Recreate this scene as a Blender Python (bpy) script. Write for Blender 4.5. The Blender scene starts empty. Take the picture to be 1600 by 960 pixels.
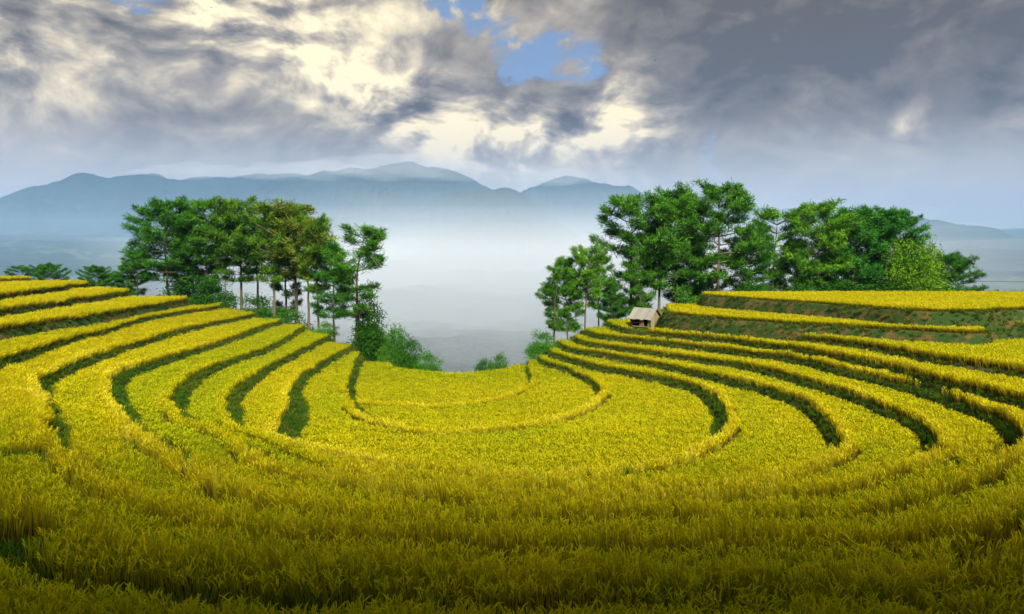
import bpy, math, random
import numpy as np
from mathutils import Vector, Matrix
R = math.radians
rng = np.random.default_rng(7)
random.seed(7)
scene = bpy.context.scene
col = scene.collection

# ------------------------------------------------------------------ camera
F_PX, HORIZON = 1150.0, 400.0            # focal length in photo pixels, eye level row (1600 x 960)
PITCH = math.atan((480 - HORIZON) / F_PX)
cam = bpy.data.cameras.new('camera')
cam.sensor_width = 36.0
cam.lens = 36.0 * F_PX / 1600.0
cam.clip_start, cam.clip_end = 0.2, 40000
cam_ob = bpy.data.objects.new('camera', cam)
cam_ob.rotation_euler = (R(90) - PITCH, 0, 0)
col.objects.link(cam_ob)
scene.camera = cam_ob

# ------------------------------------------------------------------ light
SUN_EL, SUN_AZ = R(42), R(165)           # azimuth clockwise from +Y (the view direction): behind, a little right
sun_dir = Vector((math.sin(SUN_AZ) * math.cos(SUN_EL), math.cos(SUN_AZ) * math.cos(SUN_EL), math.sin(SUN_EL)))
sl = bpy.data.lights.new('sun', 'SUN')
sl.energy, sl.angle, sl.color = 4.4, R(15), (1.0, 0.94, 0.82)
so = bpy.data.objects.new('sun', sl)
so.rotation_euler = (-sun_dir).to_track_quat('-Z', 'Y').to_euler()
col.objects.link(so)

scene.view_settings.view_transform = 'Standard'
scene.view_settings.look = 'None'
scene.view_settings.exposure = 0.78
scene.view_settings.gamma = 1.0
scene.view_settings.use_curve_mapping = False
scene.render.engine = 'CYCLES'
cy = scene.cycles
cy.max_bounces, cy.diffuse_bounces, cy.glossy_bounces = 4, 2, 1
cy.transmission_bounces, cy.transparent_max_bounces, cy.volume_bounces = 2, 24, 2
cy.use_denoising = True
cy.denoiser = 'OPENIMAGEDENOISE'
cy.sample_clamp_indirect = 4.0
cy.caustics_reflective = cy.caustics_refractive = False


class G:
    """small node-graph helper"""
    def __init__(self, tree):
        self.t = tree
    def n(self, typ, **kw):
        x = self.t.nodes.new(typ)
        for k, v in kw.items():
            setattr(x, k, v)
        return x
    def put(self, sock, v):
        if hasattr(v, 'is_output'):
            self.t.links.new(v, sock)
        else:
            sock.default_value = v
    def m(self, op, a, b=0.0, c=None, clamp=False):
        x = self.n('ShaderNodeMath', operation=op, use_clamp=clamp)
        self.put(x.inputs[0], a); self.put(x.inputs[1], b)
        if c is not None:
            self.put(x.inputs[2], c)
        return x.outputs[0]
    def mix(self, f, a, b, blend='MIX'):
        x = self.n('ShaderNodeMix', data_type='RGBA', blend_type=blend)
        self.put(x.inputs[0], f)
        for s, v in ((x.inputs[6], a), (x.inputs[7], b)):
            if isinstance(v, tuple) and len(v) == 3:
                v = v + (1.0,)
            self.put(s, v)
        return x.outputs[2]
    def noise(self, vec, scale, detail=5.0, rough=0.55, dist=0.0):
        x = self.n('ShaderNodeTexNoise')
        if vec is not None:
            self.put(x.inputs['Vector'], vec)
        x.inputs['Scale'].default_value = scale
        x.inputs['Detail'].default_value = detail
        x.inputs['Roughness'].default_value = rough
        x.inputs['Distortion'].default_value = dist
        return x.outputs[0]
    def ss(self, v, a, b, lo=0.0, hi=1.0):
        x = self.n('ShaderNodeMapRange', interpolation_type='SMOOTHSTEP')
        self.put(x.inputs[0], v)
        x.inputs[1].default_value, x.inputs[2].default_value = a, b
        x.inputs[3].default_value, x.inputs[4].default_value = lo, hi
        return x.outputs[0]
    def comb(self, x, y, z):
        c = self.n('ShaderNodeCombineXYZ')
        for s, v in zip(c.inputs, (x, y, z)):
            self.put(s, v)
        return c.outputs[0]
    def vm(self, op, a, b=(0, 0, 0)):
        x = self.n('ShaderNodeVectorMath', operation=op)
        self.put(x.inputs[0], a); self.put(x.inputs[1], b)
        return x.outputs[0]


# ------------------------------------------------------------------ sky: blue Nishita sky behind broken cloud
world = bpy.data.worlds.new('World')
scene.world = world
world.use_nodes = True
world.cycles.sampling_method = 'MANUAL'
world.cycles.sample_map_resolution = 256
g = G(world.node_tree)
bg = [n for n in world.node_tree.nodes if n.type == 'BACKGROUND'][0]
bg.inputs['Strength'].default_value = 0.1
sky = g.n('ShaderNodeTexSky', sky_type='NISHITA', sun_disc=False)
sky.sun_elevation, sky.sun_rotation = SUN_EL, SUN_AZ
tc = g.n('ShaderNodeTexCoord')
sep = g.n('ShaderNodeSeparateXYZ')
g.put(sep.inputs[0], tc.outputs['Generated'])
az = g.m('ARCTAN2', sep.outputs[0], sep.outputs[1])
el = g.m('ARCSINE', sep.outputs[2])


PLAIN = g.comb(az, el, 0.0)
SHEAR = g.comb(az, g.m('MULTIPLY_ADD', az, 0.42, el), 0.0)      # for masses that slope down to the right


def blob(ca, ce, ra, re, slant=0.0):
    """soft elliptical region of the sky around azimuth ca, elevation ce"""
    src, oy = (SHEAR, ce + 0.42 * ca) if slant < -0.2 else (PLAIN, ce)
    x = g.n('ShaderNodeVectorMath', operation='MULTIPLY_ADD')
    g.put(x.inputs[0], src)
    x.inputs[1].default_value = (1 / ra, 1 / re, 0)
    x.inputs[2].default_value = (-ca / ra, -oy / re, 0)
    d = g.n('ShaderNodeVectorMath', operation='DOT_PRODUCT')
    g.put(d.inputs[0], x.outputs[0]); g.put(d.inputs[1], x.outputs[0])
    return g.m('POWER', 0.36788, d.outputs['Value'])


def add(*vs):
    r = vs[0]
    for v in vs[1:]:
        r = g.m('ADD', r, v)
    return r


def sc(v, k):
    return g.m('MULTIPLY', v, k)


cc = g.comb(az, g.m('MULTIPLY', el, 1.55), g.m('MULTIPLY', sep.outputs[2], 0.2))
warp = g.n('ShaderNodeTexNoise')
g.put(warp.inputs['Vector'], cc)
warp.inputs['Scale'].default_value = 4.0
warp.inputs['Detail'].default_value = 2.0
wv = g.vm('MULTIPLY', g.vm('SUBTRACT', warp.outputs[1], (0.5, 0.5, 0.5)), (0.16, 0.16, 0.16))
c2 = g.vm('ADD', cc, wv)
big = g.noise(c2, 5.0, 7.0, 0.58)
off = g.noise(g.vm('ADD', c2, (0.014, -0.026, 0.0)), 5.0, 5.0, 0.55)
soft = g.noise(c2, 3.0, 2.0, 0.5)
puff = g.noise(c2, 15.0, 6.0, 0.62)
gap = add(blob(-0.09, 0.335, 0.11, 0.038, -0.5), sc(blob(0.03, 0.25, 0.055, 0.038), 0.9), sc(blob(0.11, 0.262, 0.035, 0.03), 0.85),
          sc(blob(-0.42, 0.345, 0.045, 0.035), 0.9), sc(blob(-0.50, 0.300, 0.08, 0.022, -0.35), 0.9),
          sc(blob(-0.68, 0.34, 0.05, 0.022), 0.7))
dark = add(sc(blob(0.42, 0.30, 0.26, 0.12), 0.85), sc(blob(0.085, 0.175, 0.04, 0.025, 0.2), 0.8), sc(blob(0.26, 0.23, 0.10, 0.08), 0.5),
           sc(blob(-0.38, 0.185, 0.16, 0.045), 0.2), sc(blob(0.00, 0.345, 0.035, 0.03), 0.8), sc(blob(-0.6, 0.19, 0.12, 0.025), 0.25))
dens = add(g.m('MULTIPLY_ADD', big, 1.9, -0.45), sc(gap, -0.225), sc(g.m('SUBTRACT', puff, 0.5), 1.0), 0.225, sc(dark, 0.22), sc(blob(-0.55, 0.168, 0.09, 0.05), 0.45), sc(blob(0.58, 0.27, 0.10, 0.08), 0.2))
cover = g.ss(dens, 0.36, 0.56)
thick = g.ss(dens, 0.50, 0.85)
rim = g.m('MULTIPLY', g.m('SUBTRACT', big, off), 6.0)
bright = add(sc(blob(-0.17, 0.20, 0.24, 0.060, -0.42), 0.95), sc(blob(0.03, 0.155, 0.12, 0.035), 0.9), sc(blob(-0.30, 0.32, 0.15, 0.06), 0.65),
             sc(blob(0.15, 0.175, 0.055, 0.055, -0.8), 1.0), sc(blob(-0.655, 0.235, 0.055, 0.022), 0.75), sc(blob(-0.60, 0.225, 0.03, 0.02), 0.6),
             sc(blob(0.645, 0.33, 0.028, 0.06), 1.1), sc(blob(0.61, 0.16, 0.04, 0.02, 0.4), 0.5),
             sc(blob(0.49, 0.15, 0.025, 0.025), 0.3), sc(blob(-0.04, 0.335, 0.05, 0.025), 0.7), sc(blob(-0.60, 0.29, 0.22, 0.10), 0.55))
lit = add(0.40, sc(bright, 0.47), sc(dark, -0.40), g.m('MULTIPLY', rim, add(0.35, sc(bright, 0.75))),
          sc(g.m('SUBTRACT', soft, 0.5), 0.7), g.m('MULTIPLY', sc(g.m('SUBTRACT', puff, 0.5), 0.85), add(0.25, sc(bright, 0.8))), sc(thick, -0.06))
lit = g.m('MAXIMUM', g.m('MINIMUM', lit, 1.1), 0.0)
ramp = g.n('ShaderNodeValToRGB')
g.put(ramp.inputs[0], lit)
cr = ramp.color_ramp
cr.elements[0].position, cr.elements[0].color = 0.0, (0.80, 0.64, 0.44, 1)
cr.elements[1].position, cr.elements[1].color = 1.0, (8.0, 6.8, 4.2, 1)
for p, c in ((0.28, (1.62, 1.36, 1.02, 1)), (0.52, (2.95, 2.50, 1.86, 1)), (0.75, (5.2, 4.4, 2.95, 1))):
    e = cr.elements.new(p); e.color = c
blue = g.mix(0.7, sky.outputs[0], (1.1, 1.6, 2.7))
mixed = g.mix(cover, blue, ramp.outputs[0])
low = g.ss(el, 0.05, 0.19, 0.85, 0.0)
mixed = g.mix(low, mixed, (5.2, 4.9, 4.6))
world.node_tree.links.new(mixed, bg.inputs['Color'])


# ------------------------------------------------------------------ helpers
def ray(px, py):
    u, v = (px - 800) / F_PX, -(py - 480) / F_PX
    c, s = math.cos(PITCH), math.sin(PITCH)
    return Vector((u, c + v * s, -s + v * c))


def at_z(px, py, z):                      # where the sight line meets the level z
    r = ray(px, py)
    t = z / r.z
    return (r.x * t, r.y * t)


def at_d(px, d):                          # plan position at forward distance d
    return ((px - 800) / F_PX * d / (math.cos(PITCH) + 0.0), d)


def smooth(pts, sub=5):                   # Catmull-Rom through an open polyline
    p = [np.array(q, float) for q in pts]
    p = [2 * p[0] - p[1]] + p + [2 * p[-1] - p[-2]]
    out = []
    for i in range(1, len(p) - 2):
        for k in range(sub):
            t = k / sub
            out.append(0.5 * (2 * p[i] + (p[i + 1] - p[i - 1]) * t + (2 * p[i - 1] - 5 * p[i] + 4 * p[i + 1] - p[i + 2]) * t * t
                              + (3 * p[i] - p[i - 1] - 3 * p[i + 1] + p[i + 2]) * t ** 3))
    out.append(p[-2])
    return [tuple(q) for q in out]


def vnoise(x, y, seed=0):
    xi, yi = np.floor(x).astype(np.int64), np.floor(y).astype(np.int64)
    fx, fy = x - xi, y - yi
    fx, fy = fx * fx * (3 - 2 * fx), fy * fy * (3 - 2 * fy)
    def h(a, b):
        n = (a * 374761393 + b * 668265263 + seed * 1442695041) & 0x7fffffff
        n = ((n ^ (n >> 13)) * 1274126177) & 0x7fffffff
        return ((n ^ (n >> 16)) & 0xffff) / 65535.0
    return (h(xi, yi) * (1 - fx) + h(xi + 1, yi) * fx) * (1 - fy) + (h(xi, yi + 1) * (1 - fx) + h(xi + 1, yi + 1) * fx) * fy


def fbm(x, y, oct=5, seed=0, ridged=False):
    s, a, tot = 0.0, 1.0, 0.0
    for o in range(oct):
        n = vnoise(x * 2 ** o, y * 2 ** o, seed + o * 17)
        if ridged:
            n = 1 - np.abs(2 * n - 1)
        s = s + a * n; tot += a; a *= 0.5
    return s / tot


def mesh_np(name, verts, faces):
    """faces: (n,3) or (n,4) int array"""
    me = bpy.data.meshes.new(name)
    verts = np.asarray(verts, np.float32); faces = np.asarray(faces, np.int32)
    k = faces.shape[1]
    me.vertices.add(len(verts)); me.vertices.foreach_set('co', verts.ravel())
    me.loops.add(faces.size); me.loops.foreach_set('vertex_index', faces.ravel())
    me.polygons.add(len(faces)); me.polygons.foreach_set('loop_start', np.arange(0, faces.size, k, dtype=np.int32))
    me.update(calc_edges=True)
    return me


def link(name, me, mat=None, parent=None, **props):
    o = bpy.data.objects.new(name, me)
    col.objects.link(o)
    if mat and me and not me.materials:
        me.materials.append(mat)
    if parent:
        o.parent = parent
    for k, v in props.items():
        o[k] = v
    return o


def shade_smooth(me):
    me.polygons.foreach_set('use_smooth', np.ones(len(me.polygons), bool))


# ------------------------------------------------------------------ materials
def mat_new(name):
    m = bpy.data.materials.new(name)
    m.use_nodes = True
    m.node_tree.nodes.clear()
    gg = G(m.node_tree)
    out = gg.n('ShaderNodeOutputMaterial')
    return m, gg, out


def principled(gg, out, colr, rough=0.9, normal=None):
    b = gg.n('ShaderNodeBsdfPrincipled')
    gg.put(b.inputs['Base Color'], colr if not isinstance(colr, tuple) else colr + (1.0,) * (4 - len(colr)))
    gg.put(b.inputs['Roughness'], rough)
    b.inputs['Specular IOR Level'].default_value = 0.15
    if normal is not None:
        gg.put(b.inputs['Normal'], normal)
    gg.t.links.new(b.outputs[0], out.inputs[0])
    return b


def bump(gg, h, strength, dist):
    b = gg.n('ShaderNodeBump')
    b.inputs['Strength'].default_value = strength
    b.inputs['Distance'].default_value = dist
    gg.put(b.inputs['Height'], h)
    return b.outputs[0]


def leafy(gg, out, colr, trans=0.35, tcol=None):
    d = gg.n('ShaderNodeBsdfDiffuse'); t = gg.n('ShaderNodeBsdfTranslucent')
    gg.put(d.inputs[0], colr); gg.put(t.inputs[0], tcol if tcol is not None else colr)
    mx = gg.n('ShaderNodeMixShader')
    mx.inputs[0].default_value = trans
    gg.t.links.new(d.outputs[0], mx.inputs[1]); gg.t.links.new(t.outputs[0], mx.inputs[2])
    gg.t.links.new(mx.outputs[0], out.inputs[0])


def mat_ground():
    m, gg, out = mat_new('terrace_earth')
    geo = gg.n('ShaderNodeNewGeometry')
    s = gg.n('ShaderNodeSeparateXYZ'); gg.put(s.inputs[0], geo.outputs['Normal'])
    pos = geo.outputs['Position']
    n1 = gg.noise(pos, 0.9, 5, 0.6); n2 = gg.noise(pos, 5.0, 5, 0.65); n3 = gg.noise(pos, 0.16, 3, 0.5)
    soil = gg.mix(n2, (0.05, 0.038, 0.012), (0.17, 0.12, 0.035))
    grass = gg.mix(n2, (0.012, 0.03, 0.006), (0.045, 0.09, 0.016))
    bank = gg.mix(gg.ss(n1, 0.46, 0.62), grass, soil)
    flat = gg.mix(gg.ss(n1, 0.35, 0.65), (0.09, 0.085, 0.02), (0.05, 0.065, 0.014))
    c = gg.mix(gg.ss(s.outputs[2], 0.80, 0.96), bank, flat)
    principled(gg, out, c, 0.95, bump(gg, n2, 0.6, 0.12))
    return m


def mat_rice():
    m, gg, out = mat_new('rice')
    at = gg.n('ShaderNodeAttribute', attribute_name='tone')
    s = gg.n('ShaderNodeSeparateColor'); gg.put(s.inputs[0], at.outputs['Color'])
    h, pan, rnd = s.outputs[0], s.outputs[1], s.outputs[2]
    ti = gg.n('ShaderNodeAttribute', attribute_name='tint', attribute_type='INSTANCER')
    oi = gg.n('ShaderNodeObjectInfo')
    tin0 = gg.m('ADD', ti.outputs['Fac'], gg.m('MULTIPLY', gg.m('SUBTRACT', oi.outputs['Random'], 0.5), 0.55))
    tint = gg.m('ADD', tin0, 0.0, clamp=True)
    straw_glow = gg.ss(tin0, 0.95, 1.4, 0.0, 0.6)
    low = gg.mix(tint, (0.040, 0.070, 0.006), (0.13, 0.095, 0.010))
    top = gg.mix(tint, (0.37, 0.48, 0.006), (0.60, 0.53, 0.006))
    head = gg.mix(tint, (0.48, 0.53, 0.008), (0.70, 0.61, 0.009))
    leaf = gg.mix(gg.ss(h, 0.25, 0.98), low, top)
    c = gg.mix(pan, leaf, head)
    c = gg.mix(gg.m('MULTIPLY', rnd, 0.55), c, gg.mix(0.55, c, (0.26, 0.15, 0.02)))
    c = gg.mix(straw_glow, c, (0.84, 0.76, 0.05))  # ripest straw tone, plus a backlit fringe painted on crest plants
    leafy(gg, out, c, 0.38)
    return m


def mat_grass():
    m, gg, out = mat_new('bank_grass')
    at = gg.n('ShaderNodeAttribute', attribute_name='tone')
    s = gg.n('ShaderNodeSeparateColor'); gg.put(s.inputs[0], at.outputs['Color'])
    ti = gg.n('ShaderNodeAttribute', attribute_name='tint', attribute_type='INSTANCER')
    oi = gg.n('ShaderNodeObjectInfo')
    a = gg.mix(s.outputs[0], (0.018, 0.05, 0.006), (0.085, 0.20, 0.014))
    b = gg.mix(s.outputs[0], (0.07, 0.10, 0.012), (0.24, 0.30, 0.02))
    c = gg.mix(ti.outputs['Fac'], a, b)
    c = gg.mix(gg.m('MULTIPLY', oi.outputs['Random'], 0.4), c, (0.05, 0.075, 0.012))
    leafy(gg, out, c, 0.3)
    return m


def mat_foliage(name, lo, hi):
    """tone attribute: red = light/dark leaves of the kind, tinted by the object's own colour"""
    m, gg, out = mat_new(name)
    at = gg.n('ShaderNodeAttribute', attribute_name='tone')
    s = gg.n('ShaderNodeSeparateColor'); gg.put(s.inputs[0], at.outputs['Color'])
    oi = gg.n('ShaderNodeObjectInfo')
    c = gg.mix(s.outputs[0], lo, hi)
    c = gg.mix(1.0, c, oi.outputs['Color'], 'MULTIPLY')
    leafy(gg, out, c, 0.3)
    return m


def mat_bark():
    m, gg, out = mat_new('bark')
    tcn = gg.n('ShaderNodeTexCoord')
    mp = gg.n('ShaderNodeMapping'); gg.put(mp.inputs[0], tcn.outputs['Object']); mp.inputs['Scale'].default_value = (6, 6, 1.2)
    n = gg.noise(mp.outputs[0], 1.5, 5, 0.65)
    c = gg.mix(n, (0.05, 0.038, 0.026), (0.26, 0.20, 0.14))
    principled(gg, out, c, 0.95, bump(gg, n, 0.7, 0.05))
    return m


def mat_wood(name, a, b, sx=9.0):
    m, gg, out = mat_new(name)
    tcn = gg.n('ShaderNodeTexCoord')
    oi = gg.n('ShaderNodeObjectInfo')
    mp = gg.n('ShaderNodeMapping'); gg.put(mp.inputs[0], tcn.outputs['Object']); mp.inputs['Scale'].default_value = (sx, sx, 1.0)
    n = gg.noise(mp.outputs[0], 2.2, 5, 0.65)
    f = gg.m('ADD', gg.m('MULTIPLY', n, 0.7), gg.m('MULTIPLY', oi.outputs['Random'], 0.35), clamp=True)
    principled(gg, out, gg.mix(f, a, b), 0.85, bump(gg, n, 0.5, 0.01))
    return m


def mat_valley():
    m, gg, out = mat_new('valley_slopes')
    geo = gg.n('ShaderNodeNewGeometry')
    pos = geo.outputs['Position']
    n1 = gg.noise(pos, 0.0022, 6, 0.6); n2 = gg.noise(pos, 0.05, 4, 0.7); n3 = gg.noise(pos, 0.008, 5, 0.6, 1.5)
    n4 = gg.noise(pos, 0.13, 3, 0.7)
    forest = gg.mix(gg.ss(gg.m('MULTIPLY_ADD', n4, 0.5, gg.m('MULTIPLY', n2, 0.5)), 0.36, 0.64), (0.006, 0.016, 0.012), (0.055, 0.085, 0.055))
    field = gg.mix(n3, (0.045, 0.075, 0.045), (0.13, 0.16, 0.10))
    f = gg.ss(gg.m('ADD', gg.m('MULTIPLY', n1, 0.6), gg.m('MULTIPLY', n3, 0.4)), 0.50, 0.60)
    s = gg.n('ShaderNodeSeparateXYZ'); gg.put(s.inputs[0], pos)
    # farmed land starts beyond the wooded valley floor
    f = gg.m('MULTIPLY', f, gg.ss(s.outputs[1], 1250, 1900))
    principled(gg, out, gg.mix(f, forest, field), 1.0, bump(gg, n2, 1.0, 9.0))
    return m


def mat_mountain():
    m, gg, out = mat_new('mountain_forest')
    geo = gg.n('ShaderNodeNewGeometry')
    pos = geo.outputs['Position']
    n1 = gg.noise(pos, 0.006, 6, 0.65)
    principled(gg, out, gg.mix(n1, (0.010, 0.024, 0.020), (0.045, 0.07, 0.045)), 1.0, bump(gg, n1, 1.0, 25.0))
    return m


M_ground, M_rice, M_grass, M_bark = mat_ground(), mat_rice(), mat_grass(), mat_bark()
M_pine = mat_foliage('pine_needles', (0.016, 0.085, 0.008), (0.17, 0.45, 0.04))
M_leaf = mat_foliage('broad_leaves', (0.02, 0.075, 0.008), (0.14, 0.36, 0.03))
M_valley, M_mount = mat_valley(), mat_mountain()

# ------------------------------------------------------------------ terraces: traced ledges at true levels
T = [-13.2, -12.9, -12.5, -11.9, -11.2, -10.5, -9.85, -9.15, -8.4, -7.7]   # ground of terrace 0 (lowest) .. 9
RH = 0.55                                  # how far the rice stands above its ledge where crests were traced


def tr(z, pts):
    return [at_z(x, y, z) for x, y in pts]


def bowl(k, left, crest, right, crest_h=None):
    """ledge between terrace k (inside, lower) and k+1"""
    z = T[k + 1]
    if crest_h is None:
        crest_h = RH if k < 4 else 0.75
    p = tr(z, left) + tr(z + crest_h, crest) + tr(z, right)
    p = smooth(p)
    a, b = p[0], p[-1]
    return [(a[0] * 1.7, a[1] * 1.7)] + p + [(b[0] * 1.7, b[1] * 1.7)]


C = []   # (polygon, step, width, +1 lowers inside / raises inside)
C.append((bowl(0, [(596, 552), (608, 568)], [(622, 579), (665, 589), (731, 590), (781, 581)], [(812, 566), (822, 552)], 0.6), 0.4, 0.5))
C.append((bowl(1, [(572, 552), (556, 583), (551, 606)], [(556, 622), (632, 629), (698, 631), (781, 618), (815, 603)], [(829, 598), (826, 582), (826, 568)]), 0.6, 0.7))
C.append((bowl(2, [(565, 551), (550, 580), (546, 610)], [(556, 634), (599, 657), (665, 670), (731, 669), (814, 659), (897, 641)],
               [(934, 626), (937, 612), (916, 594), (883, 579), (846, 566), (842, 558)]), 0.8, 0.8))
C.append((bowl(3, [(560, 543), (541, 550), (500, 573), (461, 602), (449, 640), (428, 685)], [(446, 683), (480, 691), (560, 708), (640, 722), (730, 733), (870, 735), (1000, 725), (1080, 704)],
               [(1132, 684), (1143, 666), (1136, 642), (1116, 620), (1065, 602), (999, 586), (932, 574), (868, 556), (862, 546)]), 1.0, 1.0))
C.append((bowl(4, [(516, 524), (507, 532), (431, 569), (373, 609), (354, 638), (360, 672), (420, 694)], [(520, 716), (640, 736), (760, 748), (900, 752), (1080, 750), (1200, 742)],
               [(1300, 722), (1316, 700), (1296, 663), (1264, 634), (1197, 609), (1131, 594), (1052, 576), (966, 560), (899, 548), (873, 540), (872, 532)]), 1.0, 0.9))
C.append((bowl(5, [(480, 506), (474, 513), (431, 540), (331, 577), (285, 605), (267, 638), (292, 668), (356, 694)], [(440, 722), (600, 752), (760, 766), (900, 770), (1080, 768), (1300, 752)],
               [(1440, 734), (1466, 712), (1446, 674), (1401, 649), (1335, 622), (1236, 591), (1153, 572), (1070, 560), (999, 550), (932, 540), (898, 532), (897, 524)]), 1.0, 1.0))
C.append((bowl(6, [(438, 498), (431, 506), (331, 540), (248, 567), (187, 586), (174, 616), (204, 682), (270, 722)], [(360, 752), (500, 784), (700, 796), (900, 798), (1150, 796), (1400, 778)],
               [(1580, 730), (1600, 698), (1568, 660), (1517, 638), (1434, 610), (1335, 585), (1236, 563), (1136, 549), (1070, 541), (999, 534), (932, 525), (913, 518), (912, 510)]), 1.0, 1.1))
C.append((bowl(7, [(396, 488), (391, 494), (298, 514), (166, 553), (78, 585), (57, 602), (64, 655), (90, 720)], [(200, 775), (400, 818), (650, 836), (900, 840), (1200, 836), (1500, 820)],
               [(1700, 760), (1790, 710), (1720, 664), (1600, 630), (1501, 606), (1401, 578), (1335, 564), (1236, 547), (1169, 537), (1080, 528), (999, 520), (966, 514), (950, 507), (953, 500)]), 0.9, 0.9))
C.append((bowl(8, [(355, 474), (348, 479), (232, 498), (166, 516), (60, 546), (-40, 580), (-110, 640), (-60, 740)], [(100, 830), (320, 872), (650, 896), (900, 902), (1250, 900), (1550, 880)],
               [(1880, 780), (1960, 700), (1800, 620), (1600, 585), (1467, 564), (1401, 551), (1302, 536), (1236, 529), (1150, 521), (1070, 512), (1042, 508), (1044, 500)]), 0.8, 0.8))
C = [(p, T[k + 1] - T[k], w) for k, ((p, _, _2), w) in enumerate(zip(C, (0.45, 0.6, 0.6, 0.85, 0.65, 0.65, 0.7, 0.55, 0.5)))]
BASE = T[9]


def raised(z, pts, tail):
    p = smooth(tr(z, pts))
    return p + [tuple(q) for q in tail]


far = 400.0
RAISE = [   # (polygon, step, width): inside is higher
    # right: the two tall earth banks
    (raised(-6.4, [(1036, 480), (1030, 488), (1070, 494), (1202, 504), (1335, 512), (1440, 518), (1527, 522), (1538, 515), (1570, 513), (1640, 516), (1900, 560)], [(200, 60), (far, 60), (far, far), (40, far), (32, 140)]), 1.3, 0.8),
    (raised(-4.8, [(1104, 455), (1099, 462), (1130, 465), (1202, 470), (1335, 479), (1434, 486), (1530, 487), (1600, 486), (1800, 500)], [(200, 50), (far, 50), (far, far), (60, far), (36, 140)]), 1.6, 0.9),
    # left: four upper terraces
    (raised(-6.5, [(312, 460), (305, 467), (220, 482), (130, 497), (0, 518), (-140, 545), (-400, 600)], [(-200, 20), (-far, 20), (-far, far), (-90, far)]), 1.2, 0.45),
    (raised(-5.4, [(212, 451), (207, 457), (120, 470), (0, 488), (-140, 512), (-400, 560)], [(-200, 25), (-far, 25), (-far, far), (-110, far)]), 1.1, 0.4),
    (raised(-4.4, [(164, 437), (158, 442), (80, 452), (0, 464), (-140, 485), (-400, 530)], [(-200, 30), (-far, 30), (-far, far), (-120, far)]), 1.0, 0.4),
    (raised(-3.7, [(70, 432), (62, 437), (0, 440), (-140, 450), (-400, 480)], [(-200, 40), (-far, 40), (-far, far), (-140, far)]), 0.7, 0.4),
    # towards the viewer
    (smooth([(-80, 9.0), (-30, 10.5), (-8, 11.2), (5, 10.9), (20, 11.4), (40, 10.0), (80, 8.0)]) + [(far, 8), (far, -far), (-far, -far), (-far, 9)], 1.3, 0.9),
    (smooth([(-80, 5.0), (-20, 6.5), (0, 6.2), (25, 6.6), (80, 4.0)]) + [(far, 4), (far, -far), (-far, -far), (-far, 5)], 1.6, 1.0),
]
OUT = [at_d(px, d) for px, d in [(-1200, 120), (-400, 116), (-150, 114), (0, 113), (150, 112), (205, 106), (305, 108), (350, 113), (391, 104), (431, 101), (474, 101), (507, 94), (545, 89),
                                 (569, 87), (600, 86), (640, 83), (690, 81), (731, 81), (780, 83), (830, 85), (850, 85), (873, 88), (900, 88), (950, 91),
                                 (1000, 93), (1060, 93), (1110, 92), (1300, 93), (1500, 93), (1900, 90), (2600, 90)]]
OUT = smooth(OUT, 3) + [(far, 80), (far, -far), (-far, -far), (-far, 120)]


def sdf(poly, X, Y):
    """signed distance, positive inside"""
    P = np.array(poly)
    Q = np.roll(P, -1, axis=0)
    d2 = np.full(X.shape, 1e12); inside = np.zeros(X.shape, bool)
    for (ax, ay), (bx, by) in zip(P, Q):
        ex, ey = bx - ax, by - ay
        L = ex * ex + ey * ey
        if L < 1e-9:
            continue
        wx, wy = X - ax, Y - ay
        t = np.clip((wx * ex + wy * ey) / L, 0, 1)
        dx, dy = wx - t * ex, wy - t * ey
        np.minimum(d2, dx * dx + dy * dy, out=d2)
        c = (ay > Y) != (by > Y)
        if c.any():
            inside ^= c & (X < ax + ex * (Y - ay) / (ey if abs(ey) > 1e-12 else 1e-12))
    d = np.sqrt(d2)
    return np.where(inside, d, -d)


GX0, GX1, GY0, GY1, GS = -120.0, 120.0, -60.0, 150.0, 0.6
gx, gy = np.arange(GX0, GX1 + GS, GS), np.arange(GY0, GY1 + GS, GS)
GXX, GYY = np.meshgrid(gx, gy)
S_bowl = [sdf(c[0], GXX, GYY) for c in C]
S_up = [sdf(c[0], GXX, GYY) for c in RAISE]
S_out = sdf(OUT, GXX, GYY)


def lookup(grid, x, y):
    fx = np.clip((x - GX0) / GS, 0, len(gx) - 1.001); fy = np.clip((y - GY0) / GS, 0, len(gy) - 1.001)
    ix, iy = fx.astype(int), fy.astype(int)
    tx, ty = fx - ix, fy - iy
    return (grid[iy, ix] * (1 - tx) + grid[iy, ix + 1] * tx) * (1 - ty) + (grid[iy + 1, ix] * (1 - tx) + grid[iy + 1, ix + 1] * tx) * ty


def sstep(v):
    v = np.clip(v, 0, 1)
    return v * v * (3 - 2 * v)


def wobble(x, y, w):                      # hand-cut edges are never true
    return (fbm(x * 0.35, y * 0.35, 3, 5) - 0.5) * 0.6 * w + (fbm(x * 0.16 + w * 9, y * 0.16, 3, 6) - 0.5) * 1.1 * np.clip(w, 0.4, 1)


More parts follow.
